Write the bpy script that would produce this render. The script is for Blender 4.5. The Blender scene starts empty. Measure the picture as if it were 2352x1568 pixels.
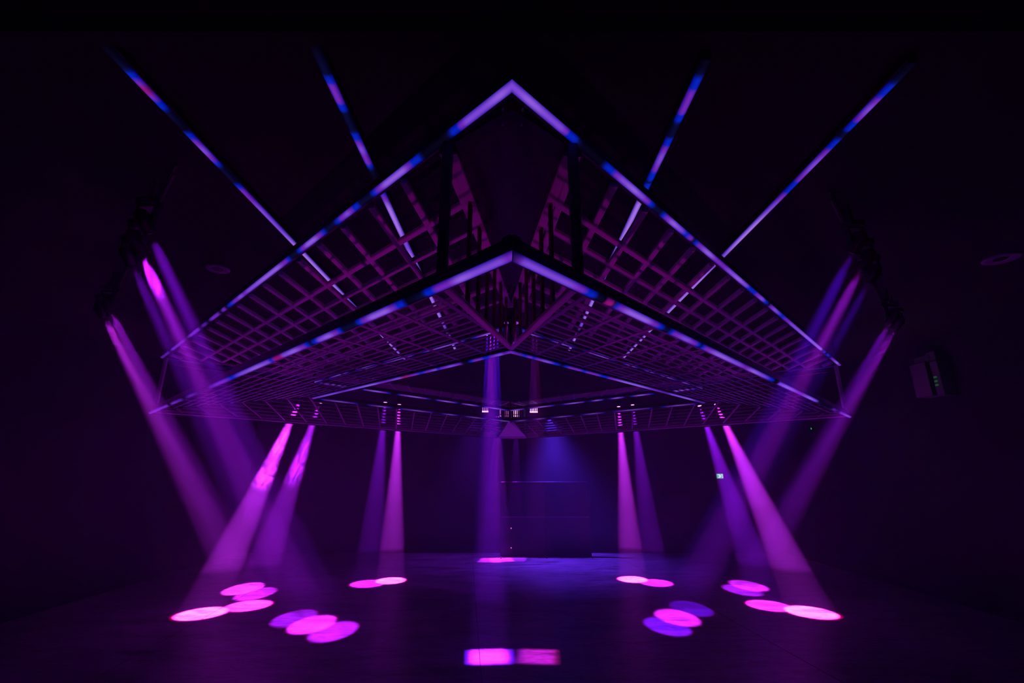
import bpy, bmesh, math, random
from mathutils import Vector, Matrix
random.seed(7)
S = bpy.context.scene
R = math.radians
EYE = 5.0                                   # the photographer stands on a balcony, eye 5 m above the floor

# ------------------------------------------------------------------ camera
cam = bpy.data.cameras.new('camera'); co = bpy.data.objects.new('camera', cam); S.collection.objects.link(co)
co.location = (0, 0, EYE); co.rotation_euler = (R(90 + 16), 0, 0)
cam.sensor_width = 36; cam.lens = 1040 / 2352 * 36; cam.clip_end = 200; cam.clip_start = .05
S.camera = co
# ------------------------------------------------------------------ world, exposure
w = bpy.data.worlds.new('world'); S.world = w; w.use_nodes = True
w.node_tree.nodes['Background'].inputs[0].default_value = (0, 0, 0, 1)
S.view_settings.view_transform = 'Standard'; S.view_settings.look = 'None'
S.view_settings.exposure = 0; S.view_settings.gamma = 1; S.view_settings.use_curve_mapping = False
cy = S.cycles
cy.max_bounces = 4; cy.diffuse_bounces = 2; cy.glossy_bounces = 2; cy.volume_bounces = 1
cy.transparent_max_bounces = 48; cy.use_denoising = True; cy.sample_clamp_indirect = 8.0
cy.volume_step_rate = 1.0; cy.volume_max_steps = 128

PW = 26.0        # master power of the beam lamps
HAZE = 0.0090    # haze density

# ------------------------------------------------------------------ calibration: a pixel and a height give a point
F_, T_ = 1040.0, R(16)
def ray(u, v):
    a, b = u - 1176, 784 - v
    return Vector((a, F_ * math.cos(T_) - b * math.sin(T_), b * math.cos(T_) + F_ * math.sin(T_)))
def at(u, v, z):                            # z is a true height above the floor
    d = ray(u, v); return d * ((z - EYE) / d.z) + Vector((0, 0, EYE))
def at_y(u, v, y):
    d = ray(u, v); return d * (y / d.y) + Vector((0, 0, EYE))
def on_edge(u, v, p, q, off=0.0):           # where the sight line crosses the upright plane through p, q moved outward
    d = ray(u, v); e = Vector((q.x - p.x, q.y - p.y)); n = Vector((e.y, -e.x)).normalized()
    c = Vector((0, 17)); m = Vector((p.x, p.y))
    if n.dot(c - m) > 0: n = -n
    k = (n.dot(m) + off) / (n.x * d.x + n.y * d.y)
    return d * k + Vector((0, 0, EYE))

# ------------------------------------------------------------------ helpers
def link(o): S.collection.objects.link(o); return o
def tag(o, label=None, cat=None, group=None, kind=None):
    for k, v in (('label', label), ('category', cat), ('group', group), ('kind', kind)):
        if v: o[k] = v
    return o
def empty(name, loc=(0, 0, 0)):
    o = bpy.data.objects.new(name, None); o.location = loc; o.empty_display_size = .1; return link(o)
def mesh_obj(name, me, parent=None):
    o = bpy.data.objects.new(name, me); link(o)
    if parent: o.parent = parent
    return o
def finish(name, bm, mat, parent=None, smooth=False):
    bmesh.ops.recalc_face_normals(bm, faces=bm.faces)
    me = bpy.data.meshes.new(name); bm.to_mesh(me); bm.free(); me.materials.append(mat)
    if smooth:
        for p in me.polygons: p.use_smooth = True
    return mesh_obj(name, me, parent)
def base_of(parent):
    return Vector(parent.location) if parent else Vector((0, 0, 0))

def mat_pbr(name, col, rough=.5, metal=0.0, noise=0.0, scale=8.0, spec=.5, bump=0.0):
    m = bpy.data.materials.new(name); m.use_nodes = True; nt = m.node_tree; b = nt.nodes['Principled BSDF']
    b.inputs['Base Color'].default_value = (*col, 1); b.inputs['Roughness'].default_value = rough
    b.inputs['Metallic'].default_value = metal; b.inputs['Specular IOR Level'].default_value = spec
    if noise or bump:
        tc = nt.nodes.new('ShaderNodeTexCoord'); n = nt.nodes.new('ShaderNodeTexNoise'); n.inputs['Scale'].default_value = scale
        n.inputs['Detail'].default_value = 6
        nt.links.new(tc.outputs['Object'], n.inputs['Vector'])
        r = nt.nodes.new('ShaderNodeValToRGB')
        r.color_ramp.elements[0].position = .3; r.color_ramp.elements[1].position = .7
        r.color_ramp.elements[0].color = (*[c * (1 - noise) for c in col], 1); r.color_ramp.elements[1].color = (*[min(1, c * (1 + noise)) for c in col], 1)
        nt.links.new(n.outputs['Fac'], r.inputs[0]); nt.links.new(r.outputs[0], b.inputs['Base Color'])
        if bump:
            bp = nt.nodes.new('ShaderNodeBump'); bp.inputs['Strength'].default_value = bump; bp.inputs['Distance'].default_value = .02
            nt.links.new(n.outputs['Fac'], bp.inputs['Height']); nt.links.new(bp.outputs[0], b.inputs['Normal'])
    return m
def mat_emit(name, col, st=1.0):
    m = bpy.data.materials.new(name); m.use_nodes = True; nt = m.node_tree
    for n in list(nt.nodes): nt.nodes.remove(n)
    o = nt.nodes.new('ShaderNodeOutputMaterial'); e = nt.nodes.new('ShaderNodeEmission')
    e.inputs[0].default_value = (*col, 1); e.inputs[1].default_value = st
    nt.links.new(e.outputs[0], o.inputs[0]); m.cycles.emission_sampling = 'NONE'
    return m
def mat_led():                              # the pixels of the strip sit in a colour attribute, they give off light
    m = mat_emit('led_pixels', (1, 1, 1)); nt = m.node_tree
    a = nt.nodes.new('ShaderNodeAttribute'); a.attribute_name = 'pixels'
    e = [n for n in nt.nodes if n.type == 'EMISSION'][0]
    nt.links.new(a.outputs['Color'], e.inputs[0]); m.cycles.emission_sampling = 'NONE'
    return m
M = dict(
    rig=mat_pbr('rig_metal', (.20, .18, .20), .5, .0, .15, 3),
    black=mat_pbr('black_powder_coat', (.009, .009, .010), .5, .0, .2, 6),
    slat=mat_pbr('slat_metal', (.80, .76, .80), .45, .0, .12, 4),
    slat_dimmed=mat_pbr('slat_metal_dimmed', (.24, .23, .36), .45, .0, .12, 4),  # same slat metal made darker and bluish, dim underside light put into the colour
    slat_shaded=mat_pbr('slat_metal_shaded', (.16, .14, .17), .5, .0, .12, 4),  # same slat metal darkened for the far side, shade put into the colour
    fin=mat_pbr('brown_fin', (.16, .09, .05), .6, .0, .2, 5),
    wall=mat_pbr('wall_paint', (.0065, .0065, .010), .9, 0, .3, 1.5),
    ceiling=mat_pbr('ceiling_paint', (.004, .004, .004), .9, 0, .3, 2),
    pale=mat_pbr('pale_sheet_metal', (.11, .14, .11), .6, 0, .05, 3),
    disc=mat_pbr('grille_grey', (.30, .30, .34), .6, 0, .1, 9),
    led=mat_led(),
    lens=mat_emit('pink_lens', (1.0, .30, 1.0), 3.0),
    lens_dim=mat_emit('violet_lens', (.30, .05, .6), .9),
    pinkbar=mat_emit('pink_tube', (.75, .16, .8), 1.1),
    whitebar=mat_emit('lilac_tube', (1.0, .45, 1.0), 2.2),
    green=mat_emit('exit_green', (.10, .62, .22), .8),
    white=mat_emit('exit_white', (.75, 1.0, .85), .9),
    greendot=mat_emit('green_dot', (.02, .55, .08), .9),
    dimgreen=mat_emit('dim_green_dot', (.01, .07, .02), .9),
)

# unit bar along X, chamfered cross-section, shared by every slat of that size
_bars = {}
def bar_mesh(wd, ht, mat):
    key = (wd, ht, mat.name)
    if key in _bars: return _bars[key]
    c = min(wd, ht) * .18; a, b = wd / 2, ht / 2
    pr = [(-a + c, -b), (a - c, -b), (a, -b + c), (a, b - c), (a - c, b), (-a + c, b), (-a, b - c), (-a, -b + c)]
    vs = [(x, y, z) for x in (0, 1) for (y, z) in pr]
    fs = [(i, (i + 1) % 8, 8 + (i + 1) % 8, 8 + i) for i in range(8)] + [tuple(range(7, -1, -1)), tuple(range(8, 16))]
    me = bpy.data.meshes.new('bar'); me.from_pydata(vs, [], fs); me.update(); me.materials.append(mat)
    _bars[key] = me; return me
def bar(name, p, q, wd, ht, mat, parent=None, up=Vector((0, 0, 1))):
    p, q = Vector(p), Vector(q); d = q - p; L = d.length
    if L < 1e-4: return None
    x = d / L
    y = up.cross(x)
    if y.length < 1e-3: y = Vector((0, 1, 0))
    y.normalize(); z = x.cross(y)
    o = mesh_obj(name, bar_mesh(wd, ht, mat), parent)
    m = Matrix((x, y, z)).transposed().to_4x4()
    o.matrix_basis = Matrix.Translation(p - base_of(parent)) @ m @ Matrix.Diagonal((L, 1, 1, 1))
    return o
def box_bm(bm, c, s, rot=None, bev=0.0):
    r = bmesh.ops.create_cube(bm, size=1); vs = r['verts']
    for v in vs: v.co = Vector((v.co.x * s[0], v.co.y * s[1], v.co.z * s[2]))
    if bev:
        es = list({e for v in vs for e in v.link_edges})
        r = bmesh.ops.bevel(bm, geom=es, offset=bev, segments=1, affect='EDGES'); vs = list({v for f in r['faces'] for v in f.verts} | {v for v in vs if v.is_valid})
    for v in vs:
        if rot: v.co = rot @ v.co
        v.co += Vector(c)
def lathe(bm, prof, axis_m, segs=20, cap=True):
    rings = []
    for r_, h in prof:
        rings.append([bm.verts.new(axis_m @ Vector((r_ * math.cos(2 * math.pi * i / segs), r_ * math.sin(2 * math.pi * i / segs), h))) for i in range(segs)])
    for a, b in zip(rings, rings[1:]):
        for i in range(segs): bm.faces.new((a[i], a[(i + 1) % segs], b[(i + 1) % segs], b[i]))
    if cap: bm.faces.new(rings[0]); bm.faces.new(rings[-1])

# ------------------------------------------------------------------ the hall
XW, YB, YF, HC = 17.5, 31.5, -2.5, 10.35
def struct(name, lo, hi, mat):
    bm = bmesh.new(); box_bm(bm, [(a + b) / 2 for a, b in zip(lo, hi)], [b - a for a, b in zip(lo, hi)])
    o = finish(name, bm, mat); o['kind'] = 'structure'; return o
wall_back = struct('wall_back', (-XW - .2, YB, 0), (XW + .2, YB + .2, HC), M['wall'])
struct('wall_front', (-XW - .2, YF - .2, 0), (XW + .2, YF, HC), M['wall'])
struct('wall_left', (-XW - .2, YF, 0), (-XW, YB, HC), M['wall'])
struct('wall_right', (XW, YF, 0), (XW + .2, YB, HC), M['wall'])
ceiling = struct('ceiling', (-XW - .2, YF - .2, HC), (XW + .2, YB + .2, HC + .2), M['ceiling'])

def mat_floor():
    m = bpy.data.materials.new('worn_dark_floor'); m.use_nodes = True; nt = m.node_tree; b = nt.nodes['Principled BSDF']
    N = nt.nodes.new; Lk = nt.links.new
    tc = N('ShaderNodeTexCoord')
    mp = N('ShaderNodeMapping'); mp.inputs['Scale'].default_value = (.35, 1.3, 1); Lk(tc.outputs['Object'], mp.inputs['Vector'])
    n1 = N('ShaderNodeTexNoise'); n1.inputs['Scale'].default_value = 1.1; n1.inputs['Detail'].default_value = 8; n1.inputs['Roughness'].default_value = .62; n1.inputs['Distortion'].default_value = .8
    Lk(mp.outputs[0], n1.inputs['Vector'])
    n2 = N('ShaderNodeTexNoise'); n2.inputs['Scale'].default_value = 4.5; n2.inputs['Detail'].default_value = 8; n2.inputs['Roughness'].default_value = .7; n2.inputs['Distortion'].default_value = 1.5
    Lk(mp.outputs[0], n2.inputs['Vector'])
    r = N('ShaderNodeValToRGB'); r.color_ramp.elements[0].position = .40; r.color_ramp.elements[1].position = .56
    r.color_ramp.elements[0].color = (.07, .062, .07, 1); r.color_ramp.elements[1].color = (.26, .24, .26, 1)
    mx = N('ShaderNodeMath'); mx.operation = 'ADD'; mh = N('ShaderNodeMath'); mh.operation = 'MULTIPLY'; mh.inputs[1].default_value = .5
    Lk(n1.outputs['Fac'], mh.inputs[0]); m2 = N('ShaderNodeMath'); m2.operation = 'MULTIPLY'; m2.inputs[1].default_value = .5
    Lk(n2.outputs['Fac'], m2.inputs[0]); Lk(mh.outputs[0], mx.inputs[0]); Lk(m2.outputs[0], mx.inputs[1])
    Lk(mx.outputs[0], r.inputs[0]); Lk(r.outputs[0], b.inputs['Base Color'])
    rr = N('ShaderNodeMapRange'); rr.inputs['To Min'].default_value = .22; rr.inputs['To Max'].default_value = .5
    Lk(n1.outputs['Fac'], rr.inputs['Value']); Lk(rr.outputs[0], b.inputs['Roughness'])
    bp = N('ShaderNodeBump'); bp.inputs['Strength'].default_value = .5; bp.inputs['Distance'].default_value = .03
    Lk(mx.outputs[0], bp.inputs['Height']); Lk(bp.outputs[0], b.inputs['Normal'])
    return m
MF = mat_floor()
floor = struct('floor', (-XW - .2, YF - .2, -.2), (XW + .2, YB + .2, -.012), M['black'])
# four sheets of floor covering laid side by side; the seams run a few degrees off the line of sight
def seam_x(x0, y0, y): return x0 - (y - y0) * math.tan(R(5.6))
seams = [(-XW, None), (-11.03, 18.85), (-.95, 15.1), (7.80, 16.6), (XW, None)]
def sx(i, y):
    x0, y0 = seams[i]; return x0 if y0 is None else seam_x(x0, y0, y)
for i in range(4):
    bm = bmesh.new(); g = .011
    pts = [(sx(i, YF) + (g if i else 0), YF), (sx(i + 1, YF) - (g if i < 3 else 0), YF), (sx(i + 1, YB) - (g if i < 3 else 0), YB), (sx(i, YB) + (g if i else 0), YB)]
    lo = [bm.verts.new((x, y, -.012)) for x, y in pts]; hi = [bm.verts.new((x, y, 0)) for x, y in pts]
    bm.faces.new(lo); bm.faces.new(hi)
    for a in range(4): bm.faces.new((lo[a], lo[(a + 1) % 4], hi[(a + 1) % 4], hi[a]))
    finish('floor_sheet', bm, MF, floor)
# a dropped beam across the ceiling where the light strips begin
struct('trim_1', (-XW, 4.25, HC - .22), (XW, 4.45, HC), M['ceiling'])

# ------------------------------------------------------------------ haze hanging in the whole hall
def volume_mat(name, density, aniso=.25, noise=None):
    m = bpy.data.materials.new(name); m.use_nodes = True; nt = m.node_tree
    for n in list(nt.nodes): nt.nodes.remove(n)
    o = nt.nodes.new('ShaderNodeOutputMaterial'); v = nt.nodes.new('ShaderNodeVolumeScatter')
    v.inputs['Color'].default_value = (.72, .8, 1, 1); v.inputs['Density'].default_value = density; v.inputs['Anisotropy'].default_value = aniso
    nt.links.new(v.outputs[0], o.inputs['Volume'])
    if noise:
        N = nt.nodes.new; Lk = nt.links.new
        tc = N('ShaderNodeTexCoord'); n = N('ShaderNodeTexNoise'); n.inputs['Scale'].default_value = noise; n.inputs['Detail'].default_value = 5; n.inputs['Distortion'].default_value = 1.2
        Lk(tc.outputs['Object'], n.inputs['Vector'])
        ln = N('ShaderNodeVectorMath'); ln.operation = 'LENGTH'; Lk(tc.outputs['Object'], ln.inputs[0])
        mr = N('ShaderNodeMapRange'); mr.inputs['From Min'].default_value = 1.0; mr.inputs['From Max'].default_value = .55; Lk(ln.outputs['Value'], mr.inputs['Value'])
        nr = N('ShaderNodeMapRange'); nr.inputs['From Min'].default_value = .42; nr.inputs['From Max'].default_value = .60; Lk(n.outputs['Fac'], nr.inputs['Value'])
        m1 = N('ShaderNodeMath'); m1.operation = 'MULTIPLY'; Lk(mr.outputs[0], m1.inputs[0]); Lk(nr.outputs[0], m1.inputs[1])
        m2 = N('ShaderNodeMath'); m2.operation = 'MULTIPLY'; m2.inputs[1].default_value = density; Lk(m1.outputs[0], m2.inputs[0])
        Lk(m2.outputs[0], v.inputs['Density'])
    else:
        m.cycles.homogeneous_volume = True
    return m
for z0, z1, f, lab in ((3.6, 10.06, 1.0, 'violet-lit haze filling the upper part of the dark hall'), (1.35, 3.6, .9, 'thinner haze at standing height under the hanging rig'), (.02, 1.35, .36, 'thinnest haze lying just over the floor')):
    bm = bmesh.new(); box_bm(bm, (0, (YB + YF) / 2, (z0 + z1) / 2), (27.6, YB - YF - .1, z1 - z0 - .004))
    tag(finish('haze', bm, volume_mat('haze', HAZE * f)), lab, 'haze', kind='stuff')

# ------------------------------------------------------------------ the hanging rig: plan corners
ZO, ZU, ZI, ZIU = 7.0, 9.04, 7.52, 8.1
O = dict(F=(0, 3.98), L=(-12.94, 16.25), R=(12.98, 17.5), B=(0, 29.76))
I = dict(F=(-.03, 9.62), L=(-7.15, 16.2), R=(7.35, 17.3), B=(-.09, 24.1))
def V3(p, z): return Vector((p[0], p[1], z))
V = (.29, .105, .78); V2 = (.21, .062, .70); VB = (.40, .17, .86); P = (.17, .02, .50); P2 = (.10, .012, .34); B = (0.002, .018, .55); K = (.0022, .0012, .010); KN = (.003, .003, .03); MG = (.30, .006, .20)
def ramp(st, s):
    if s <= st[0][0]: return Vector(st[0][1])
    for (a, c), (b, d) in zip(st, st[1:]):
        if s <= b:
            t = (s - a) / max(b - a, 1e-6); t = t * t * (3 - 2 * t)
            return Vector(c).lerp(Vector(d), t)
    return Vector(st[-1][1])
def random_stops(L, seed, dim=1.0):
    r = random.Random(seed); st = []; s = 0
    while s < L:
        a = r.uniform(.25, .6); b = r.uniform(.5, 1.6)
        st += [(s, K), (s + a * .5, K), (s + a * .8, Vector(B) * dim), (s + a, Vector(P) * dim), (s + a + b * .5, Vector(V) * dim), (s + a + b * .9, Vector(P) * dim), (s + a + b, Vector(B) * dim)]
        s += a + b + .2
    return st
def led_strip(p, q, stops, width, nrm, parent, name='led_strip', bulge=.35, step=.05, mit=(None, None)):
    """a diffuser strip from p to q whose face looks along nrm; stops are (metres from p, colour)"""
    p, q = Vector(p), Vector(q); d = (q - p); L = d.length; x = d / L
    n = (Vector(nrm) - x * Vector(nrm).dot(x)).normalized(); t = n.cross(x)
    prof = [(-.5, -.12), (-.5, 0), (-.36, bulge * .36), (-.18, bulge * .6), (0, bulge * .68), (.18, bulge * .6), (.36, bulge * .36), (.5, 0), (.5, -.12)]
    fal = [.03, .12, .46, .85, 1.0, .85, .46, .12, .03]
    k = max(2, int(L / step)); vs = []; cols = []; b0 = base_of(parent)
    for i in range(k + 1):
        c = ramp(stops, L * i / k)
        for (a, h), f in zip(prof, fal):
            pt = p + x * (L * i / k) + t * (a * width) + n * (h * width)
            if i in (0, k) and mit[0 if i == 0 else 1]:
                mp_, mn = (p if i == 0 else q), mit[0 if i == 0 else 1]; pt = pt + x * ((mp_ - pt).dot(mn) / x.dot(mn))
            vs.append(pt - b0)
            e = c * f; e.z = c.z * (.40 + .60 * f) if f > .05 else c.z * .1     # the diffuser's rim passes mostly blue
            cols += [e.x, e.y, e.z, 1]
    m = len(prof)
    fs = [(i * m + j, i * m + j + 1, (i + 1) * m + j + 1, (i + 1) * m + j) for i in range(k) for j in range(m - 1)]
    fs += [(i * m + m - 1, i * m, (i + 1) * m, (i + 1) * m + m - 1) for i in range(k)] + [tuple(range(m)), tuple(range(k * m + m - 1, k * m - 1, -1))]
    me = bpy.data.meshes.new(name); me.from_pydata(vs, [], fs)
    ca = me.color_attributes.new('pixels', 'FLOAT_COLOR', 'POINT'); ca.data.foreach_set('color', cols)
    me.materials.append(M['led']); me.update()
    for pl in me.polygons: pl.use_smooth = True
    return mesh_obj(name, me, parent)
def px_stops(lst, p, q, axis=0):
    """stops read off the photograph as x (or y) pixels, turned into metres along the edge p-q"""
    d = (q - p); L = d.length; out = []
    for v, c in lst:
        lo, hi = 0.0, 1.0
        def pr(s):
            W = p + d * s - Vector((0, 0, EYE)); zc = W.y * math.cos(T_) + W.z * math.sin(T_); yc = W.z * math.cos(T_) - W.y * math.sin(T_)
            return 1176 + F_ * W.x / zc if axis == 0 else 784 - F_ * yc / zc
        a0, a1 = pr(0), pr(1)
        for _ in range(40):
            mid = (lo + hi) / 2
            if (pr(mid) - v) * (a1 - a0) > 0: hi = mid
            else: lo = mid
        out.append((lo * L, c))
    out.sort(key=lambda e: e[0]); return out

stops_UL = [(1183, V2), (1150, V), (1110, V2), (1075, V2), (1062, P), (1053, B), (1040, B), (1033, KN), (1025, K), (972, K), (962, B), (948, B), (940, P), (925, V), (890, V), (872, P), (862, B), (852, KN), (830, KN), (822, B), (815, B), (808, P), (800, V2), (788, P), (778, B), (768, KN), (752, KN), (745, B), (735, P), (722, V), (710, V), (698, P), (690, B), (683, KN), (670, KN), (665, B), (655, P), (635, V), (610, V), (575, V2), (562, P), (555, V2), (545, P), (530, B), (522, KN), (516, P), (508, KN), (500, P), (490, P), (480, KN), (470, P2), (462, KN), (455, P), (440, P), (430, KN), (420, P2), (400, P), (392, K), (386, P2), (378, P2)]
stops_UR = [(1183, V2), (1215, V), (1260, V2), (1285, V2), (1298, P), (1304, B), (1318, B), (1328, KN), (1335, K), (1382, K), (1394, B), (1406, B), (1414, P), (1430, V2), (1455, V), (1470, V2), (1484, P), (1493, B), (1503, KN), (1516, KN), (1523, B), (1530, P), (1545, V), (1560, V2), (1575, B), (1585, P), (1591, KN), (1598, B), (1604, P), (1625, V), (1645, P), (1662, P), (1675, V2), (1695, V), (1710, V2), (1720, B), (1732, B), (1738, P), (1748, V2), (1757, B), (1764, KN), (1770, P), (1778, V2), (1795, B), (1808, P), (1820, V2), (1855, V), (1884, V), (1888, K), (1892, B), (1896, KN), (1900, B), (1905, KN), (1912, P), (1922, V), (1926, P)]
stops_OL = [(1178, P), (1168, P), (1150, V2), (1100, V2), (1060, V), (1030, P), (1005, P), (996, B), (982, B), (974, KN), (935, K), (926, B), (915, B), (905, P), (885, V), (860, V), (840, P), (828, B), (818, KN), (790, KN), (783, B), (773, P), (755, V), (738, V2), (726, B), (716, KN), (708, B), (698, P), (675, V), (655, V2), (645, MG), (634, MG), (626, B), (615, V2), (590, V), (560, V2), (535, B), (515, P), (500, P), (488, P2), (478, K), (460, K), (440, P2), (425, K), (415, P2), (400, P), (390, K), (384, P), (345, P)]
stops_OR = [(1178, KN), (1190, P2), (1205, V2), (1240, V2), (1300, V2), (1335, P), (1348, B), (1360, B), (1370, KN), (1388, K), (1393, MG), (1403, MG), (1408, KN), (1414, B), (1422, P), (1445, V), (1480, V), (1500, P), (1515, B), (1525, KN), (1533, KN), (1540, B), (1548, P), (1575, V2), (1592, P), (1602, B), (1607, KN), (1612, B), (1620, P), (1650, V), (1690, V2), (1710, P), (1730, V), (1748, V2), (1770, B), (1778, K), (1784, K), (1790, V2), (1805, V), (1835, P), (1860, V), (1870, V2), (1880, KN), (1890, K), (1908, KN), (1914, P2), (1924, KN), (1932, P), (1945, V2), (1952, P)]
stops_IL = [(1172, P), (1160, P2), (1150, V2), (1132, P), (1122, B), (1112, B), (1105, P), (1092, P), (1084, B), (1075, K), (1065, KN), (1055, P), (1035, V2), (1018, P), (1008, B), (1000, V2), (985, P), (968, B), (955, P), (930, MG), (915, V2), (895, P), (880, P), (850, V), (820, V2), (790, P), (760, V2), (720, P)]
stops_IR = [(1172, P), (1190, P2), (1205, B), (1216, P), (1225, B), (1235, P), (1255, V2), (1275, B), (1290, KN), (1300, B), (1310, P), (1328, P), (1340, B), (1352, P), (1370, P), (1382, B), (1392, B), (1400, P), (1440, V), (1465, V), (1500, P), (1530, P2), (1545, V2), (1580, V), (1600, P2), (1617, P2)]

def light_frame(name, C, z, st, seeds, nrm_fn, lw, bw, bh, zb, label, mat, dim=1.0):
    root = empty(name, (C['F'][0], C['F'][1], z)); tag(root, label, 'light frame')
    for k, (a, b) in enumerate((('F', 'L'), ('F', 'R'), ('L', 'B'), ('R', 'B'))):
        p, q = V3(C[a], z), V3(C[b], z)
        mid = (p + q) / 2; out = Vector((mid.x, mid.y - 17, 0)); e = (q - p).normalized(); n = Vector((e.y, -e.x, 0))
        if n.dot(out) < 0: n = -n
        up = Vector((0, 0, 1))
        # the beam stands behind the strip
        bo = n * (-bw / 2 - .02) + up * zb
        bar('beam', p + bo, q + bo, bw, bh, mat, root)
        s = st.get(a + b)
        stp = px_stops(s, p, q) if s else random_stops((q - p).length, seeds + k, dim)
        def mitre(c, other):
            o1 = [m for m in {'F': 'LR', 'B': 'LR', 'L': 'FB', 'R': 'FB'}[c] if m != other][0]
            u1 = (V3(C[other], 0) - V3(C[c], 0)).normalized(); u2 = (V3(C[o1], 0) - V3(C[c], 0)).normalized(); return (u1 - u2).normalized()
        led_strip(p, q, stp, lw, nrm_fn(n, a + b), root, mit=(mitre(a, b), mitre(b, a)))
    return root
def n_out(tilt): return lambda n, e: n * math.cos(R(tilt)) - Vector((0, 0, math.sin(R(tilt))))
upper = light_frame('light_frame', O, ZU, dict(FL=stops_UL, FR=stops_UR), 11, n_out(60), .105, .12, .26, .16,
    'large upper square frame edged with violet and blue light strips, apex nearest the camera', M['black'], .5)
lower = light_frame('light_frame', O, ZO, dict(FL=stops_OL, FR=stops_OR), 21, n_out(60), .105, .12, .24, .13,
    'large lower square frame with dark fascia above its violet light strips', M['rig'], .12)
inner = light_frame('light_frame', I, ZI, dict(FL=stops_IL, FR=stops_IR), 31, lambda n, e: (n if e[0] == 'F' else -n) * .55 - Vector((0, 0, .8)), .085, .10, .12, .08,
    'thin violet light frame around the square central opening, lower of the two inner ones', M['black'], .5)
inner_up = light_frame('light_frame', I, ZIU, {}, 41, lambda n, e: (n if e[0] == 'F' else -n) * .75 - Vector((0, 0, .65)), .085, .10, .12, .08,
    'thin violet light frame seen through the slats, higher of the two inner ones', M['black'], .8)

# ---- lattice panels between the outer and the inner squares
def clip(p, d, poly):
    """the part of the plan line p + t d inside a convex polygon"""
    t0, t1 = -1e9, 1e9; cx_ = sum(a[0] for a in poly) / len(poly); cy_ = sum(a[1] for a in poly) / len(poly)
    for i in range(len(poly)):
        a, b = Vector(poly[i]), Vector(poly[(i + 1) % len(poly)]); e = b - a; n = Vector((-e.y, e.x))
        if n.dot(Vector((cx_, cy_)) - a) < 0: n = -n
        den = n.dot(d); num = n.dot(a - p)
        if abs(den) < 1e-9:
            if num > 0: return None
            continue
        t = num / den
        if den > 0: t0 = max(t0, t)
        else: t1 = min(t1, t)
    return (t0, t1) if t1 - t0 > .06 else None
def lattice(name, a, b, az, hgt, c_off, c_step, a_first, a_step, wd, ht, label, group, grp_mat, long_len=4.9, cwd=None):
    """a: near corner key (F or B), b: side corner key. long slats lie along the edge a-b, cross slats run inward at azimuth az"""
    A, Bc = Vector(O[a]), Vector(O[b]); IA, IB = Vector(I[a]), Vector(I[b])
    e = (Bc - A); L = e.length; e /= L
    n = Vector((-e.y, e.x)); n = n if n.dot(Vector((0, 17)) - A) > 0 else -n
    w0 = A + e * 1.2
    poly = [tuple(w0 + n * .14), tuple(Bc - e * .2 + n * .14), tuple(IB), tuple(IA)]
    root = empty(name, (w0.x, w0.y, hgt(0))); tag(root, label, 'lattice panel', group)
    dC = Vector((math.sin(az), math.cos(az))); cosn = abs(dC.dot(n))
    if dC.dot(n) < 0: dC = -dC
    def lift(p): return Vector((p.x, p.y, hgt((p - A).dot(n))))
    k = 0
    while a_first + a_step * k < long_len:
        d = (a_first + a_step * k) * cosn
        r = clip(A + n * d, e, poly)
        if r:
            p, q = A + n * d + e * r[0], A + n * d + e * r[1]
            bar('long_slat', lift(p), lift(q), wd, ht, grp_mat, root)
        k += 1
    s = c_off
    while s < L + 6:
        r = clip(A + e * s, dC, poly)
        if r:
            p, q = A + e * s + dC * r[0], A + e * s + dC * r[1]
            bar('cross_slat', lift(p) - Vector((0, 0, .004)), lift(q) - Vector((0, 0, .004)), cwd or wd, ht, grp_mat, root)
        s += c_step
    return root
h_up = lambda d: ZU + .02 - .12 * d
h_lo = lambda d: ZO + .10 + (ZI - ZO) / 4.05 * d
G1, G2 = 'upper lattice panels of the hanging rig', 'underside lattice panels of the hanging rig'
for (a, b, az, lab) in (('F', 'L', 9.9, 'wide-meshed upper lattice on the near left side of the rig'), ('F', 'R', -7.5, 'wide-meshed upper lattice on the near right side of the rig'),
                        ('B', 'L', 170.1, 'upper lattice on the far left side of the rig, above its underside'), ('B', 'R', -172.5, 'upper lattice on the far right side of the rig, above its underside')):
    lattice('lattice_panel', a, b, R(az), h_up, 1.28 if a == 'F' else 1.3, .92, 1.22, .64, .115, .09, lab, None, M['slat'] if a == 'F' else M['slat_shaded'])
for (a, b, az, lab) in (('F', 'L', 13.6, 'close-slatted underside lattice on the near left side of the rig'), ('F', 'R', -13.6, 'close-slatted underside lattice on the near right side of the rig'),
                        ('B', 'L', 166.4, 'close-slatted underside lattice on the far left, its slats lit violet'), ('B', 'R', -166.4, 'close-slatted underside lattice on the far right, its slats lit violet')):
    lattice('lattice_panel', a, b, R(az), h_lo, 1.46 if a == 'F' else 1.3, .91, .32, .32 if a == 'F' else .62, .055, .014 if a == 'F' else .07, lab, None, M['slat_dimmed'] if a == 'F' else M['slat_shaded'], cwd=.085 if a == 'F' else .05)

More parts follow.
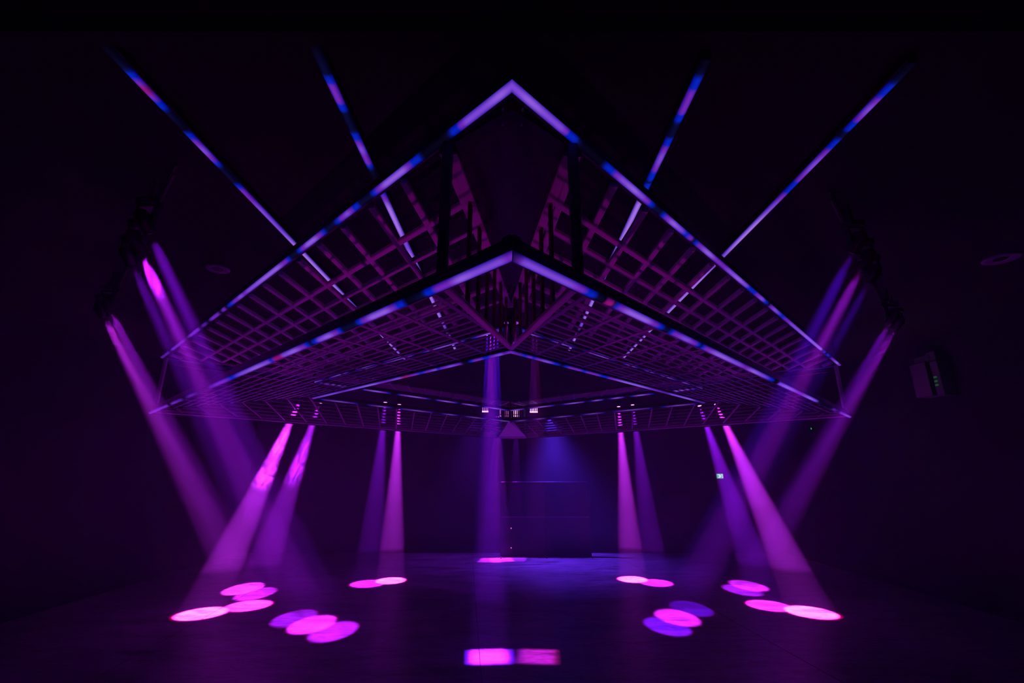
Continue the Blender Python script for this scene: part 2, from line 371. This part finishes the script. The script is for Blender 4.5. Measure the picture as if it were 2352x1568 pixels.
# ---- upright walls that converge on the inner corners, with their fins
def vwall(a, b, label, fin=True):
    A, Bc = Vector(O[a]), Vector(O[b]); e = (Bc - A).normalized(); IA = Vector(I[a])
    n = Vector((-e.y, e.x)); n = n if n.dot(Vector((0, 17)) - A) > 0 else -n
    p0 = A + e * 1.2 + n * .08; d = IA - p0; L = d.length; d /= L
    root = empty('fin_screen', (p0.x, p0.y, ZO)); tag(root, label, 'fin screen')
    def top(s): pt = p0 + d * s; return Vector((pt.x, pt.y, h_up((pt - A).dot(n)) - .02))
    def bot(s): pt = p0 + d * s; return Vector((pt.x, pt.y, h_lo((pt - A).dot(n)) - .01))
    bar('bottom_rail', bot(.15), bot(L - .08), .11, .08, M['slat'], root)
    bar('top_rail', top(.15), top(L - .08), .15, .08, M['slat'], root)
    bar('post', bot(0), top(0), .13, .13, M['rig'], root)
    k = 0
    while 1.15 + .62 * k < L - .1:
        s = 1.15 + .62 * k; bar('fin', bot(s), top(s), .045, .13, M['fin'], root, up=Vector((d.x, d.y, 0))); k += 1
    return root
vwall('F', 'L', 'upright wall of brown fins left of the near corner, converging inward')
vwall('F', 'R', 'upright wall of brown fins right of the near corner, converging inward')
vwall('B', 'L', 'upright wall of fins left of the far corner')
vwall('B', 'R', 'upright wall of fins right of the far corner')

# ---- solid plates in the corners
def plate(name, pts, th, mat, label, cat, up=True):
    c = Vector(pts[0]); root_loc = c
    bm = bmesh.new(); lo = [bm.verts.new(Vector(p) - c) for p in pts]; hi = [bm.verts.new(Vector(p) - c + Vector((0, 0, th))) for p in pts]
    k = len(pts); bm.faces.new(lo); bm.faces.new(hi)
    for i in range(k): bm.faces.new((lo[i], lo[(i + 1) % k], hi[(i + 1) % k], hi[i]))
    o = finish(name, bm, mat); o.location = root_loc; return tag(o, label, cat)
def along(a, b, s, inn=0.0):
    A, Bc = Vector(O[a]), Vector(O[b]); e = (Bc - A).normalized(); n = Vector((-e.y, e.x)); n = n if n.dot(Vector((0, 17)) - A) > 0 else -n
    return A + e * s + n * inn
fl, fr = along('F', 'L', 1.12, .13), along('F', 'R', 1.12, .13)
cp = plate('corner_plate', [(0, 4.3, ZU + .0), (fr.x, fr.y, ZU - .01), (-.02, 9.3, ZU - .5), (fl.x, fl.y, ZU - .01)], .04, M['black'], 'black kite-shaped plate under the near top corner of the rig', 'plate')
for (u, v) in ((1155, 255), (1200, 255), (1155, 288), (1198, 288)):
    q = at(u, v, ZU - .05); bm = bmesh.new(); lathe(bm, [(.014, 0), (.014, .03), (.007, .034)], Matrix.Translation(q - cp.location + Vector((0, 0, -.0))), 8)
    finish('bolt', bm, M['slat'], cp)
bl, br = along('B', 'L', 1.35, .10), along('B', 'R', 1.35, .10)
bp = plate('corner_plate', [(-.09, 24.35, ZI - .03), (br.x, br.y, ZO + .09), (bl.x, bl.y, ZO + .09)], .03, M['slat'], 'violet triangular plate under the far corner of the rig', 'plate')
bar('edge_strip', (bl.x, bl.y, ZO + .05), (br.x, br.y, ZO + .05), .06, .16, mat_pbr('pale_strip', (.6, .55, .6), .4), bp)

# ---- upright corner posts and inner hangers, thin suspension cables
for k, lab in (('L', 'slim upright post at the left tip of the rig'), ('R', 'slim upright post at the right tip of the rig, lit blue'), ('B', 'slim upright post at the far corner of the rig')):
    x, y = O[k]; c = (Vector((0, 17)) - Vector((x, y))).normalized() * .16
    tag(bar('corner_post', (x + c.x, y + c.y, ZO + .2), (x + c.x, y + c.y, ZU), .12, .12, M['slat']), lab, 'post')
for k, lab in (('F', 'near'), ('L', 'left'), ('R', 'right'), ('B', 'far')):
    x, y = I[k]; c = (Vector(I[k]) - Vector((0, 17))).normalized() * .05
    tag(bar('inner_post', (x + c.x, y + c.y, ZI + .02), (x + c.x, y + c.y, ZU - .38), .08, .08, M['black']), f'black upright post at the {lab} corner of the central opening', 'post')
cb = [(V3(O[k], ZU + .15), lab) for k, lab in (('F', 'nearest'), ('L', 'leftmost'), ('R', 'rightmost'), ('B', 'farthest'))]
for p, lab in cb:
    p = p + (Vector((0, 17, p.z)) - p).normalized() * .1
    tag(bar('suspension_cable', p, (p.x, p.y, HC), .012, .012, M['black']), f'thin black cable holding the {lab} corner of the rig to the ceiling', 'cable')

# ------------------------------------------------------------------ four ceiling light strips
ZC = 10.2
def ceil_strip(x, y0, y1, st, axis, label):
    root = empty('ceiling_light_strip', (x, y0, ZC)); tag(root, label, 'light strip', None)
    p, q = Vector((x, y0, ZC)), Vector((x, y1, ZC))
    bar('housing', p + Vector((0, 0, .065)), q + Vector((0, 0, .065)), .15, .10, M['black'], root)
    led_strip(p, q, px_stops([(a, VB if c is V else c) for a, c in st], p, q, axis), .13, (0, -.25, -1), root)
    for k in range(4):
        y = y0 + .4 + (y1 - y0 - .8) * k / 3; bar('hanger', (x, y, ZC + .11), (x, y, HC), .02, .02, M['black'], root)
E1 = [(100, K), (150, KN), (168, KN), (178, B), (186, B), (195, P), (215, P), (230, P), (238, B), (248, B), (258, KN), (298, KN), (308, B), (318, B), (326, P), (340, V2), (358, P), (370, P), (378, B), (388, KN), (400, K), (422, K), (440, B), (452, P), (480, V), (520, V), (560, V2), (600, V), (640, V), (660, B), (668, K), (680, V), (720, V), (745, V2), (760, K), (775, V), (810, V)]
ceil_strip(-5.18, 4.5, 21.2, [(235, K), (255, K), (290, KN), (297, B), (308, B), (318, P), (335, MG), (352, P), (362, B), (372, B), (384, KN), (425, K), (432, B), (440, B), (450, P), (468, V2), (485, P), (498, B), (508, KN), (538, KN), (548, B), (558, P), (575, P), (600, V2), (640, V2), (690, V), (740, V), (830, V), (900, V), (925, V2)], 0, 'outer left violet ceiling light strip running away from the camera')
ceil_strip(-2.52, 4.5, 19.5, E1, 1, 'inner left violet ceiling light strip, second from the left')
ceil_strip(2.56, 4.7, 19.5, [(150, K), (168, KN), (180, B), (200, B), (212, P), (235, P), (255, P), (262, B), (273, B), (282, KN), (310, KN), (320, B), (330, B), (340, P), (360, V2), (388, P), (395, B), (410, B), (416, KN), (422, B), (438, B), (450, P), (470, V), (520, V), (560, V), (640, V), (660, B), (668, K), (680, V), (720, V), (745, V2), (760, K), (775, V), (810, V)], 1, 'inner right violet ceiling light strip, third from the left')
ceil_strip(5.31, 4.75, 21.2, [(2085, K), (2058, KN), (2045, B), (2025, B), (2015, P), (1995, V2), (1972, P), (1965, B), (1950, B), (1942, KN), (1932, KN), (1922, B), (1908, B), (1898, P), (1870, V2), (1838, P), (1828, B), (1808, B), (1800, P), (1775, V2), (1730, V), (1700, V), (1655, V2), (1600, V), (1520, V), (1440, V)], 0, 'outer right violet ceiling light strip running away from the camera')

# ------------------------------------------------------------------ moving heads and their beams
def rot_to(d):
    return Vector(d).normalized().to_track_quat('-Z', 'Y').to_matrix()
def moving_head(lens_pos, target, power, col, deg, rad, label, group, hang, size=1.0, lens=None, rim=None, name='moving_head'):
    """lens_pos: where the beam leaves the lens; the head, yoke and base are behind it"""
    lp, tg = Vector(lens_pos), Vector(target); d = (tg - lp).normalized(); s = size
    root = empty(name, lp - d * .2 * s + Vector((0, 0, .42 * s))); tag(root, label, 'stage light', group)
    b0 = Vector(root.location); piv = lp - d * .2 * s
    m = Matrix.Translation(piv - b0) @ rot_to(d).to_4x4()
    bm = bmesh.new()
    lathe(bm, [(.05 * s, .22 * s), (.10 * s, .18 * s), (.125 * s, .06 * s), (.125 * s, -.05 * s), (.105 * s, -.12 * s), (.115 * s, -.19 * s), (.10 * s, -.19 * s)], m, 16)
    finish('head', bm, M['black'], root, True)
    bm = bmesh.new(); lathe(bm, [(.09 * s, -.191 * s), (.085 * s, -.197 * s)], m, 16)
    finish('lens', bm, lens or M['lens'], root)
    side = Vector((d.y, -d.x, 0)); side = side.normalized() if side.length > .05 else Vector((1, 0, 0))
    bm = bmesh.new(); f = side.cross(Vector((0, 0, 1))); rr = Matrix((side, f, Vector((0, 0, 1)))).transposed()
    for sg in (-1, 1): box_bm(bm, piv - b0 + side * sg * .155 * s + Vector((0, 0, .13 * s)), (.035 * s, .10 * s, .34 * s), rr, .006)
    box_bm(bm, piv - b0 + Vector((0, 0, .29 * s)), (.345 * s, .12 * s, .045 * s), rr, .006)
    finish('yoke', bm, M['black'], root)
    bm = bmesh.new(); box_bm(bm, piv - b0 + Vector((0, 0, .37 * s)), (.32 * s, .26 * s, .12 * s), rr, .015)
    finish('base', bm, M['black'], root)
    # clamp up to whatever carries it
    bar('clamp', piv + Vector((0, 0, .42 * s)), (piv.x, piv.y, hang), .03, .03, M['black'], root)
    def spot(pw, c, dg, blend, rd):
        l = bpy.data.lights.new('beam', 'SPOT'); l.energy = pw * PW; l.color = c; l.spot_size = R(dg); l.spot_blend = blend; l.shadow_soft_size = rd
        o = link(bpy.data.objects.new('beam', l)); o.parent = root; o.location = lp + d * .012 - b0; o.rotation_euler = rot_to(d).to_euler()
    spot(power, col, deg, .06, rad)
    if rim: spot(power * rim, (1.0, .0, .12), deg * 1.10, .05, rad)
    return root
OL, OB, OR = V3(O['L'], 0), V3(O['B'], 0), V3(O['R'], 0)
PINK = (.88, .036, 1.2); MAG = (.66, .018, 1.2); VIO = (.40, .010, 1.2); BLU = (.14, .006, 1.2)
fl_ = lambda u, v: at(u, v, 0)
gb = 'moving heads above the far edges'
OFF = .42
mh = [  # lens px, target px, edge, power, colour, angle, label
    ((690, 918), (465, 1408), (OL, OB), 1.0, PINK, 11.0, 'stage light at the far left throwing the broad magenta beam leaning left'),
    ((735, 925), (572, 1390), (OL, OB), .55, MAG, 11.0, 'stage light at the far left throwing the second beam, just right of the broad one'),
    ((885, 924), (845, 1340), (OL, OB), .32, VIO, 10.5, 'stage light with the faint violet near-vertical beam left of centre'),
    ((917, 929), (897, 1333), (OL, OB), 1.0, PINK, 9.5, 'stage light with the bright near-vertical beam left of centre'),
    ((1421, 934), (1453, 1330), (OR, OB), 1.05, PINK, 9.5, 'stage light with the bright near-vertical beam right of centre'),
    ((1453, 930), (1507, 1338), (OR, OB), .32, VIO, 10.0, 'stage light with the faint violet beam right of centre'),
    ((1607, 932), (1765, 1390), (OR, OB), .50, VIO, 10.5, 'stage light at the far right with the violet beam crossing the exit sign'),
    ((1645, 928), (1860, 1405), (OR, OB), .95, PINK, 11.0, 'stage light at the far right throwing the broad magenta beam leaning right'),
]
pipe_z = 8.93
for lp, tp, ed, pw, c, dg, lab in mh:
    moving_head(on_edge(*lp, *ed, OFF), fl_(*tp), pw * 9500, c, dg, .07, lab, None, pipe_z, rim=.07)
for e, f_, lab in ((OL, OB, 'left'), (OR, OB, 'right')):
    d = (f_ - e).normalized(); n = Vector((d.y, -d.x, 0)); n = n if n.dot(Vector((0, 17, 0)) - e) < 0 else -n
    p = e + d * .5 + n * (OFF + .02); q = f_ - d * 1 + n * (OFF + .02)
    root = empty('lighting_pipe', (p.x, p.y, pipe_z)); tag(root, f'black lighting pipe outside the far {lab} edge carrying four stage lights', 'pipe')
    bar('pipe', (p.x, p.y, pipe_z), (q.x, q.y, pipe_z), .13, .08, M['black'], root)
    for k in range(5):
        r_ = p.lerp(q, k / 4); r2 = r_ - n * (OFF + .1)
        bar('bracket', (r_.x, r_.y, pipe_z + .04), (r2.x, r2.y, pipe_z + .10), .03, .03, M['black'], root)
# side trusses: three and two beams on each side
ZS = 9.05
sides = [
    ((352, 552), (765, 1450), .42, VIO, 'left side stage light with the beam nearest the rig, highest of five'),
    ((330, 594), (716, 1434), .75, MAG, 'left side stage light, second highest of five, with the smoky bright beam'),
    ((313, 627), (675, 1420), .26, VIO, 'left side stage light, third of five, with the faint patchy beam'),
    ((260, 727), (586, 1364), .45, MAG, 'left side stage light, fourth of five, inner one of the low pair'),
    ((248, 744), (558, 1352), .75, PINK, 'left side stage light, lowest and outermost of five'),
    ((1949, 597), (1533, 1438), .30, BLU, 'right side stage light with the indigo beam, highest of five'),
    ((1970, 633), (1556, 1418), .42, MAG, 'right side stage light, second highest of five, with the purple beam'),
    ((1986, 665), (1587, 1397), .12, BLU, 'right side stage light, third of five, with the very faint beam'),
    ((2034, 757), (1706, 1355), .30, VIO, 'right side stage light, fourth of five, inner one of the low pair'),
    ((2045, 772), (1720, 1345), .42, MAG, 'right side stage light, lowest and outermost of five'),
]
PWS = [.8, 1.0, .55, .75, .75, .7, 1.0, .5, .8, .8]
for (lp, tp, pw, c, lab) in sides:
    sg = (tp[0] - lp[0]) / (tp[1] - lp[1]); lp = (lp[0] - 17 * sg, lp[1] - 17)      # the beam only becomes visible a little in front of the lens
    moving_head(at(*lp, ZS), fl_(*tp), pw * 10000, c, 6.0, .085, lab, None, 10.02, lens=M['lens_dim'], rim=.05)
for a, b, lab in ((at(352, 552, ZS), at(248, 744, ZS), 'left'), (at(1949, 597, ZS), at(2045, 772, ZS), 'right')):
    d = (b - a).normalized(); a2, b2 = a - d * .8, b + d * .8
    root = empty('lighting_truss', (a2.x, a2.y, 10.05)); tag(root, f'black ladder truss under the ceiling carrying the five {lab} side lights', 'truss')
    for zz in (10.05, 10.25): bar('chord', (a2.x, a2.y, zz), (b2.x, b2.y, zz), .05, .05, M['black'], root)
    for k in range(13):
        c0 = a2.lerp(b2, k / 12); c1 = a2.lerp(b2, min(1, (k + .5) / 12)); bar('web', (c0.x, c0.y, 10.05), (c1.x, c1.y, 10.25), .02, .02, M['black'], root)
    for k in (0, 1):
        c0 = a2.lerp(b2, .15 + .7 * k); bar('hanger', (c0.x, c0.y, 10.26), (c0.x, c0.y, HC), .03, .03, M['black'], root)

# overhead cell lights whose square shutters cut the two rectangular patches on the floor
def cell_light(pos, tgts, cols, powers, label, half=.03, depth=.5, zc=HC, gap=.13):
    pos = Vector(pos); root = empty('cell_light', pos + Vector((0, 0, .5))); tag(root, label, 'stage light'); b0 = Vector(root.location); n = len(tgts)
    for i, (tg, c, pw) in enumerate(zip(tgts, cols, powers)):
        o = pos + Vector(((i - (n - 1) / 2) * gap, 0, 0)); d = (Vector(tg) - o).normalized(); src = o - d * depth
        rm = rot_to(d); bm = bmesh.new(); th = .006; W = half
        for sx_, sy_ in ((1, 0), (-1, 0), (0, 1), (0, -1)):
            c_ = Vector((sx_ * (W + th / 2), sy_ * (W + th / 2), -depth / 2))
            box_bm(bm, src - b0 + rm @ c_, (th if sx_ else 2 * W + 2 * th, th if sy_ else 2 * W, depth), rm)
        box_bm(bm, src - b0 + rm @ Vector((0, 0, .03)), (2 * W + .02, 2 * W + .02, .04), rm)
        finish('cell', bm, M['black'], root)
        l = bpy.data.lights.new('beam', 'SPOT'); l.energy = pw * PW; l.color = c; l.spot_size = R(12); l.spot_blend = .0; l.shadow_soft_size = .004
        q = link(bpy.data.objects.new('beam', l)); q.parent = root; q.location = src - b0; q.rotation_euler = rm.to_euler()
    bm = bmesh.new(); box_bm(bm, Vector((0, 0, .10)), (gap * n + .12, .16, .14), None, .01); finish('body', bm, M['black'], root)
    bar('clamp', pos + Vector((0, 0, .66)), (pos.x, pos.y, zc), .03, .03, M['black'], root)
    return root
p1 = at_y(1131, 770, 16.0); t1 = at(1124, 1507, 0)
cell_light(p1, [t1 + Vector((-.15, .0, 0)), t1 + Vector((-.05, .04, 0)), t1 + Vector((.05, -.04, 0)), t1 + Vector((.15, 0, 0))], [BLU, MAG, VIO, BLU], [2100, 2300, 2400, 2100],
           'row of four shuttered lights over the opening throwing the tall violet centre beam', half=.0165, depth=.35)
p2 = at_y(1228, 770, 16.0); t2 = at(1235, 1507, 0)
cell_light(p2, [t2 + Vector((-.07, 0, 0)), t2 + Vector((.07, .02, 0))], [MAG, (.9, .02, .6)], [420, 340], 'pair of shuttered lights over the opening making the right pink patch on the floor', half=.017, depth=.35)
p3 = at_y(1143, 957, 30.5)
cell_light(p3, [at(1128, 1286, 0), at(1152, 1285, 0)], [MAG, PINK], [900, 900], 'pair of shuttered lights making the left half of the slim far floor patch', half=.022, depth=.3, zc=HC)
p4 = at_y(1186, 957, 30.5)
cell_light(p4, [at(1182, 1284, 0)], [VIO], [600], 'single shuttered light at the far corner making the right half of the slim far patch', half=.022, depth=.3, zc=HC)

# ------------------------------------------------------------------ tubes and ball lamps at the far corner
def tube_lamp(u, v0, v1, y, mat, label, grp, ball=False, foot=False):
    top, bot = at_y(u, v0, y), at_y(u, v1, y); root = empty('tube_light', bot); tag(root, label, 'tube light', grp)
    bar('tube', bot, top, .035, .035, mat, root, up=Vector((0, 1, 0)))
    bar('housing', bot + Vector((0, .05, -.03)), top + Vector((0, .05, .03)), .06, .05, M['black'], root, up=Vector((0, 1, 0)))
    if ball:
        bm = bmesh.new(); bmesh.ops.create_icosphere(bm, subdivisions=2, radius=.05, matrix=Matrix.Translation(Vector((0, -.03, -.05)))); finish('bulb', bm, M['whitebar'], root, True)
    if foot:
        q = at_y(u, 955, y) - bot; bm = bmesh.new(); box_bm(bm, q, (.05, .05, .09), None, .008); finish('glint_block', bm, mat, root)  # glowing block imitates an LED reflection below the tube
ORD = ['first', 'second', 'third', 'fourth', 'fifth', 'sixth']
for k in range(4): tube_lamp(1109 + 3.7 * k, 934, 943, 27.2, M['pinkbar'], f'short pink tube ending in a glowing ball, {ORD[k]} from the left in the left cluster', 'ball tubes left of the far corner', True)
for k in range(5): tube_lamp(1218.5 + 3.7 * k, 935, 944, 27.2, M['whitebar'], f'short lilac tube ending in a glowing ball, {ORD[k]} from the left in the right cluster', 'ball tubes right of the far corner', True)
for k in range(6): tube_lamp(1149 + 3.6 * k, 940, 951, 28.3, M['pinkbar'], f'slim upright pink tube left of the far corner, {ORD[k]} from the left', 'six pink tubes left of the far corner', foot=True)
for k in range(6): tube_lamp(1180.5 + 3.6 * k, 941, 951, 28.3, M['whitebar'], f'slim upright pale lilac tube right of the far corner, {ORD[k]} from the left', 'six lilac tubes right of the far corner', foot=True)
for x0, x1, v, yy, lab in ((1105, 1124, 932, 27.25, 'short black rail holding the four ball tubes'), (1214, 1238, 933, 27.25, 'short black rail holding the five ball tubes'), (1145, 1203, 938, 28.35, 'black rail holding the twelve upright tubes at the far corner')):
    a, b = at_y(x0, v, yy), at_y(x1, v, yy); root = empty('lamp_rail', a); tag(root, lab, 'rail')
    bar('rail', a, (b.x, b.y, a.z), .05, .05, M['black'], root)
    for k in (.1, .9): c = a.lerp(b, k); bar('hanger', (c.x, c.y, a.z), (c.x, c.y, HC), .015, .015, M['black'], root)
# blue and violet wash lights hung behind the ball tubes
def wash(pos, tgt, col, en, deg, label, hang, size=.9):
    pos = Vector(pos); d = (Vector(tgt) - pos).normalized()
    r_ = moving_head(pos, tgt, en, col, deg, .12, label, None, hang, size=size, lens=M['black'], name='wash_light')
    for c in r_.children:
        if c.type == 'LIGHT': c.data.spot_blend = 1.0
wash(at_y(1262, 952, 30.7), at_y(1290, 1150, 29.5), (.16, .03, 1.3), 420, 80, 'wash light right of the far corner giving the blue glow in the haze', HC)
wash(at_y(1090, 952, 30.7), at_y(1080, 1150, 29.5), (.3, .02, 1.2), 70, 80, 'wash light left of the far corner giving a dim indigo glow', HC)

# two added magenta lamps, unseen below the frame, to brighten the near lattice
def added_uplight(pos, tgt, en, label):
    pos, tgt = Vector(pos), Vector(tgt); root = empty('added_uplight', pos); tag(root, label, 'stage light'); piv = Vector((0, 0, .32)); d = (tgt - pos - piv).normalized(); m = Matrix.Translation(piv) @ rot_to(d).to_4x4()
    bm = bmesh.new(); box_bm(bm, (0, 0, .05), (.34, .30, .10), None, .015); finish('base', bm, M['black'], root)
    bm = bmesh.new()
    for sg in (-1, 1): box_bm(bm, (sg * .16, 0, .22), (.03, .09, .26), None, .006)
    finish('yoke', bm, M['black'], root)
    bm = bmesh.new(); lathe(bm, [(.06, .13), (.12, .08), (.13, -.10), (.12, -.12)], m, 16); finish('head', bm, M['black'], root, True)
    bm = bmesh.new(); lathe(bm, [(.105, -.121), (.10, -.127)], m, 16); finish('lens', bm, M['lens_dim'], root)
    l = bpy.data.lights.new('beam', 'SPOT'); l.energy = en * PW; l.color = (.95, .012, .85); l.spot_size = R(62); l.spot_blend = 1; l.shadow_soft_size = .1
    o = link(bpy.data.objects.new('beam', l)); o.parent = root; o.location = piv + d * .14; o.rotation_euler = rot_to(d).to_euler()
added_uplight((-2.7, 5.8, 0), (-3.0, 7.4, 9), 12, 'added unseen magenta uplight brightening the lattice left of the near corner')
added_uplight((2.7, 5.8, 0), (3.0, 7.4, 9), 11, 'added unseen magenta uplight brightening the lattice right of the near corner')
# two small heads hanging at the near inner corner
for u, lab in ((1163, 'left'), (1186, 'right')):
    q = at_y(u, 742, 9.1)
    moving_head(q, q + Vector((0, -.35, -1)), 6, VIO, 30, .05, f'small dark stage light at the near inner corner, {lab} one of two', None, 8.62, size=.55, lens=M['lens_dim'])

# ------------------------------------------------------------------ back of the hall
# tall black backdrop
c0, c1 = at_y(1150, 1106, 30.2), at_y(1352, 1106, 30.2); zt = c0.z
root = empty('backdrop', ((c0.x + c1.x) / 2, 30.2, 0)); tag(root, 'tall black backdrop screen standing before the back wall', 'backdrop')
bm = bmesh.new(); box_bm(bm, (0, .06, zt / 2), (c1.x - c0.x, .10, zt), None, .01); finish('screen', bm, M['black'], root)
for k in range(3):
    bm = bmesh.new(); box_bm(bm, ((c1.x - c0.x) * (-.5 + .5 * k) * .98, 0, zt / 2), (.06, .06, zt), None, .008); finish('upright', bm, M['black'], root)
    bm = bmesh.new(); box_bm(bm, ((c1.x - c0.x) * (-.5 + .5 * k) * .98, -.25, .03), (.08, .7, .06), None, .008); finish('foot', bm, M['black'], root)
q = at_y(1200, 1187, 30.15); bm = bmesh.new(); box_bm(bm, (0, 0, q.z), (c1.x - c0.x, .05, .05), None, .008); finish('rail', bm, M['rig'], root)
for v in (1213, 1258):
    q = at_y(1174, v, 30.14); bm = bmesh.new(); box_bm(bm, Vector((q.x - root.location.x, -.03, q.z)), (.06, .03, .07), None, .008); finish('indicator_lamp', bm, M['pinkbar'], root)
# exit sign on the back wall
q = at_y(1654, 1093, 31.4); root = empty('exit_sign', (q.x, 31.4, q.z)); tag(root, 'small lit green and white exit sign with an arrow on the back wall', 'exit sign')
bm = bmesh.new(); box_bm(bm, (0, .03, 0), (.42, .06, .30), None, .01); finish('case', bm, M['green'], root)
bm = bmesh.new()
def poly(bm, pts, y):
    vs = [bm.verts.new((x, y, z)) for x, z in pts]; v2 = [bm.verts.new((x, y + .006, z)) for x, z in pts]; bm.faces.new(vs); bm.faces.new(v2)
    for i in range(len(pts)): bm.faces.new((vs[i], vs[(i + 1) % len(pts)], v2[(i + 1) % len(pts)], v2[i]))
poly(bm, [(-.17, .12), (-.02, .12), (.10, 0), (-.02, -.12), (-.17, -.12), (-.05, 0)], -.008); finish('arrow', bm, M['white'], root)
bm = bmesh.new(); poly(bm, [(.06, .12), (.18, .12), (.18, -.12), (.10, -.12), (.16, 0)], -.008); finish('panel', bm, M['white'], root)
q = ray(1863, 984) * (17.35 / ray(1863, 984).x) + Vector((0, 0, EYE)); root = empty('indicator_box', q); tag(root, 'tiny black box with a green indicator light on the right wall beyond the rig', 'indicator')
bm = bmesh.new(); box_bm(bm, (.08, .05, 0), (.16, .10, .22), None, .01); finish('case', bm, M['black'], root)
bm = bmesh.new(); box_bm(bm, (0, -.01, 0), (.05, .02, .10), None, .006); finish('lamp', bm, M['greendot'], root)

# pale cabinet high on the right wall, with a small unit on top and dim green indicators
def wall_x(u, v, x): d = ray(u, v); return d * (x / d.x) + Vector((0, 0, EYE))
A_ = wall_x(2095, 835, 16.9); B_ = wall_x(2140, 915, 16.9)
root = empty('wall_cabinet', (17.5, (A_.y + B_.y) / 2, B_.z)); tag(root, 'dim grey-green sheet metal cabinet high on the right wall', 'cabinet')
wy = abs(A_.y - B_.y) + .2; hz_ = abs(A_.z - B_.z) + .1
yn = wall_x(2160, 880, 16.9).y - root.location.y; yf = wall_x(2090, 850, 16.9).y - root.location.y; ys = wall_x(2128, 850, 16.9).y - root.location.y
z0, z1 = wall_x(2120, 912, 16.9).z - root.location.z, wall_x(2110, 834, 16.9).z - root.location.z
bm = bmesh.new(); box_bm(bm, (-.3, (ys + yf) / 2 + .02, (z0 + z1) / 2), (.6, abs(yf - ys), z1 - z0), None, .02); finish('body', bm, M['pale'], root)
bm = bmesh.new(); box_bm(bm, (-.28, (ys + yn) / 2 - .06, (z0 + z1) / 2 - .05), (.52, abs(yn - ys) * .72, z1 - z0), None, .02); finish('side_unit', bm, M['pale'], root)
bm = bmesh.new(); box_bm(bm, (-.25, (ys + yf) / 2 - .1, z1 + .16), (.4, .7, .26), None, .02); box_bm(bm, (-.25, ys - .1, z1 + .2), (.3, .4, .38), None, .02); finish('top_unit', bm, M['pale'], root)
for k in range(3):
    q = wall_x(2150 + 2 * k, 866 + 9 * k, 16.95); bm = bmesh.new(); box_bm(bm, Vector((q.x - 17.5 - .04, q.y - root.location.y, q.z - root.location.z)), (.04, .12, .07), None, .008); finish('indicator_lamp', bm, M['dimgreen'], root)
l = bpy.data.lights.new('cabinet_fill', 'POINT'); l.energy = 1.3; l.color = (.75, 1, .7); l.shadow_soft_size = .3  # added fill lamp hanging in mid-air to brighten the cabinet
lo = link(bpy.data.objects.new('cabinet_fill', l)); lo.parent = root; lo.location = (-2.2, ys - 1.2, (z0 + z1) / 2 + .6)

# round grilles in the ceiling
for (u, v, r_, lab) in ((500, 618, .30, 'round ceiling grille above the left side of the rig'), (2300, 595, .38, 'round ceiling grille at the far right of the picture')):
    q = at(u, v, HC - .03); root = empty('ceiling_grille', (q.x, q.y, HC)); tag(root, lab, 'grille')
    bm = bmesh.new(); lathe(bm, [(r_, 0), (r_, -.03), (r_ * .9, -.05), (r_ * .45, -.03), (r_ * .4, 0)], Matrix(), 32); finish('ring', bm, M['disc'], root)
    bm = bmesh.new(); lathe(bm, [(r_ * .36, 0), (r_ * .36, -.025), (r_ * .1, -.035)], Matrix(), 24); finish('cone', bm, M['black'], root)

# ------------------------------------------------------------------ denser puffs of smoke drifting through the left beams
def puff(c, size, rot, density, noise, label):
    bm = bmesh.new(); bmesh.ops.create_icosphere(bm, subdivisions=2, radius=1.0)
    o = finish('smoke_puff', bm, volume_mat('smoke_puff', density, .2, noise)); o.location = c; o.scale = size; o.rotation_euler = rot
    return tag(o, label, 'smoke', kind='stuff')
def beam_pt(i, lst, v):      # the point on a beam's axis seen at picture row v
    lp, tp = lst[i][0], lst[i][1]
    a = on_edge(*lp, *lst[i][2], OFF) if lst is mh else at(*lp, ZS); b = fl_(*tp)
    lo, hi = 0., 1.
    for _ in range(40):
        m = (lo + hi) / 2; W = a.lerp(b, m) - Vector((0, 0, EYE)); zc = W.y * math.cos(T_) + W.z * math.sin(T_); yc = W.z * math.cos(T_) - W.y * math.sin(T_)
        if 784 - F_ * yc / zc > v: hi = m
        else: lo = m
    return a.lerp(b, lo)
puff(beam_pt(0, mh, 1088), (.8, .8, .75), (0, .3, 0), .055, 2.0, 'bright round puff of smoke in the broad leftmost floor beam')
puff(beam_pt(0, mh, 1020), (.55, .6, .8), (0, .3, 0), .05, 2.2, 'wispy smoke above the round puff in the broad left beam')
puff(beam_pt(1, mh, 1062), (.6, .7, 1.25), (0, .25, 0), .05, 2.0, 'long bright puff of smoke in the second left beam')
puff(beam_pt(1, sides, 620), (.5, .5, .7), (0, -.3, 0), .07, 1.5, 'bright smoke near the top of the second highest left side beam')
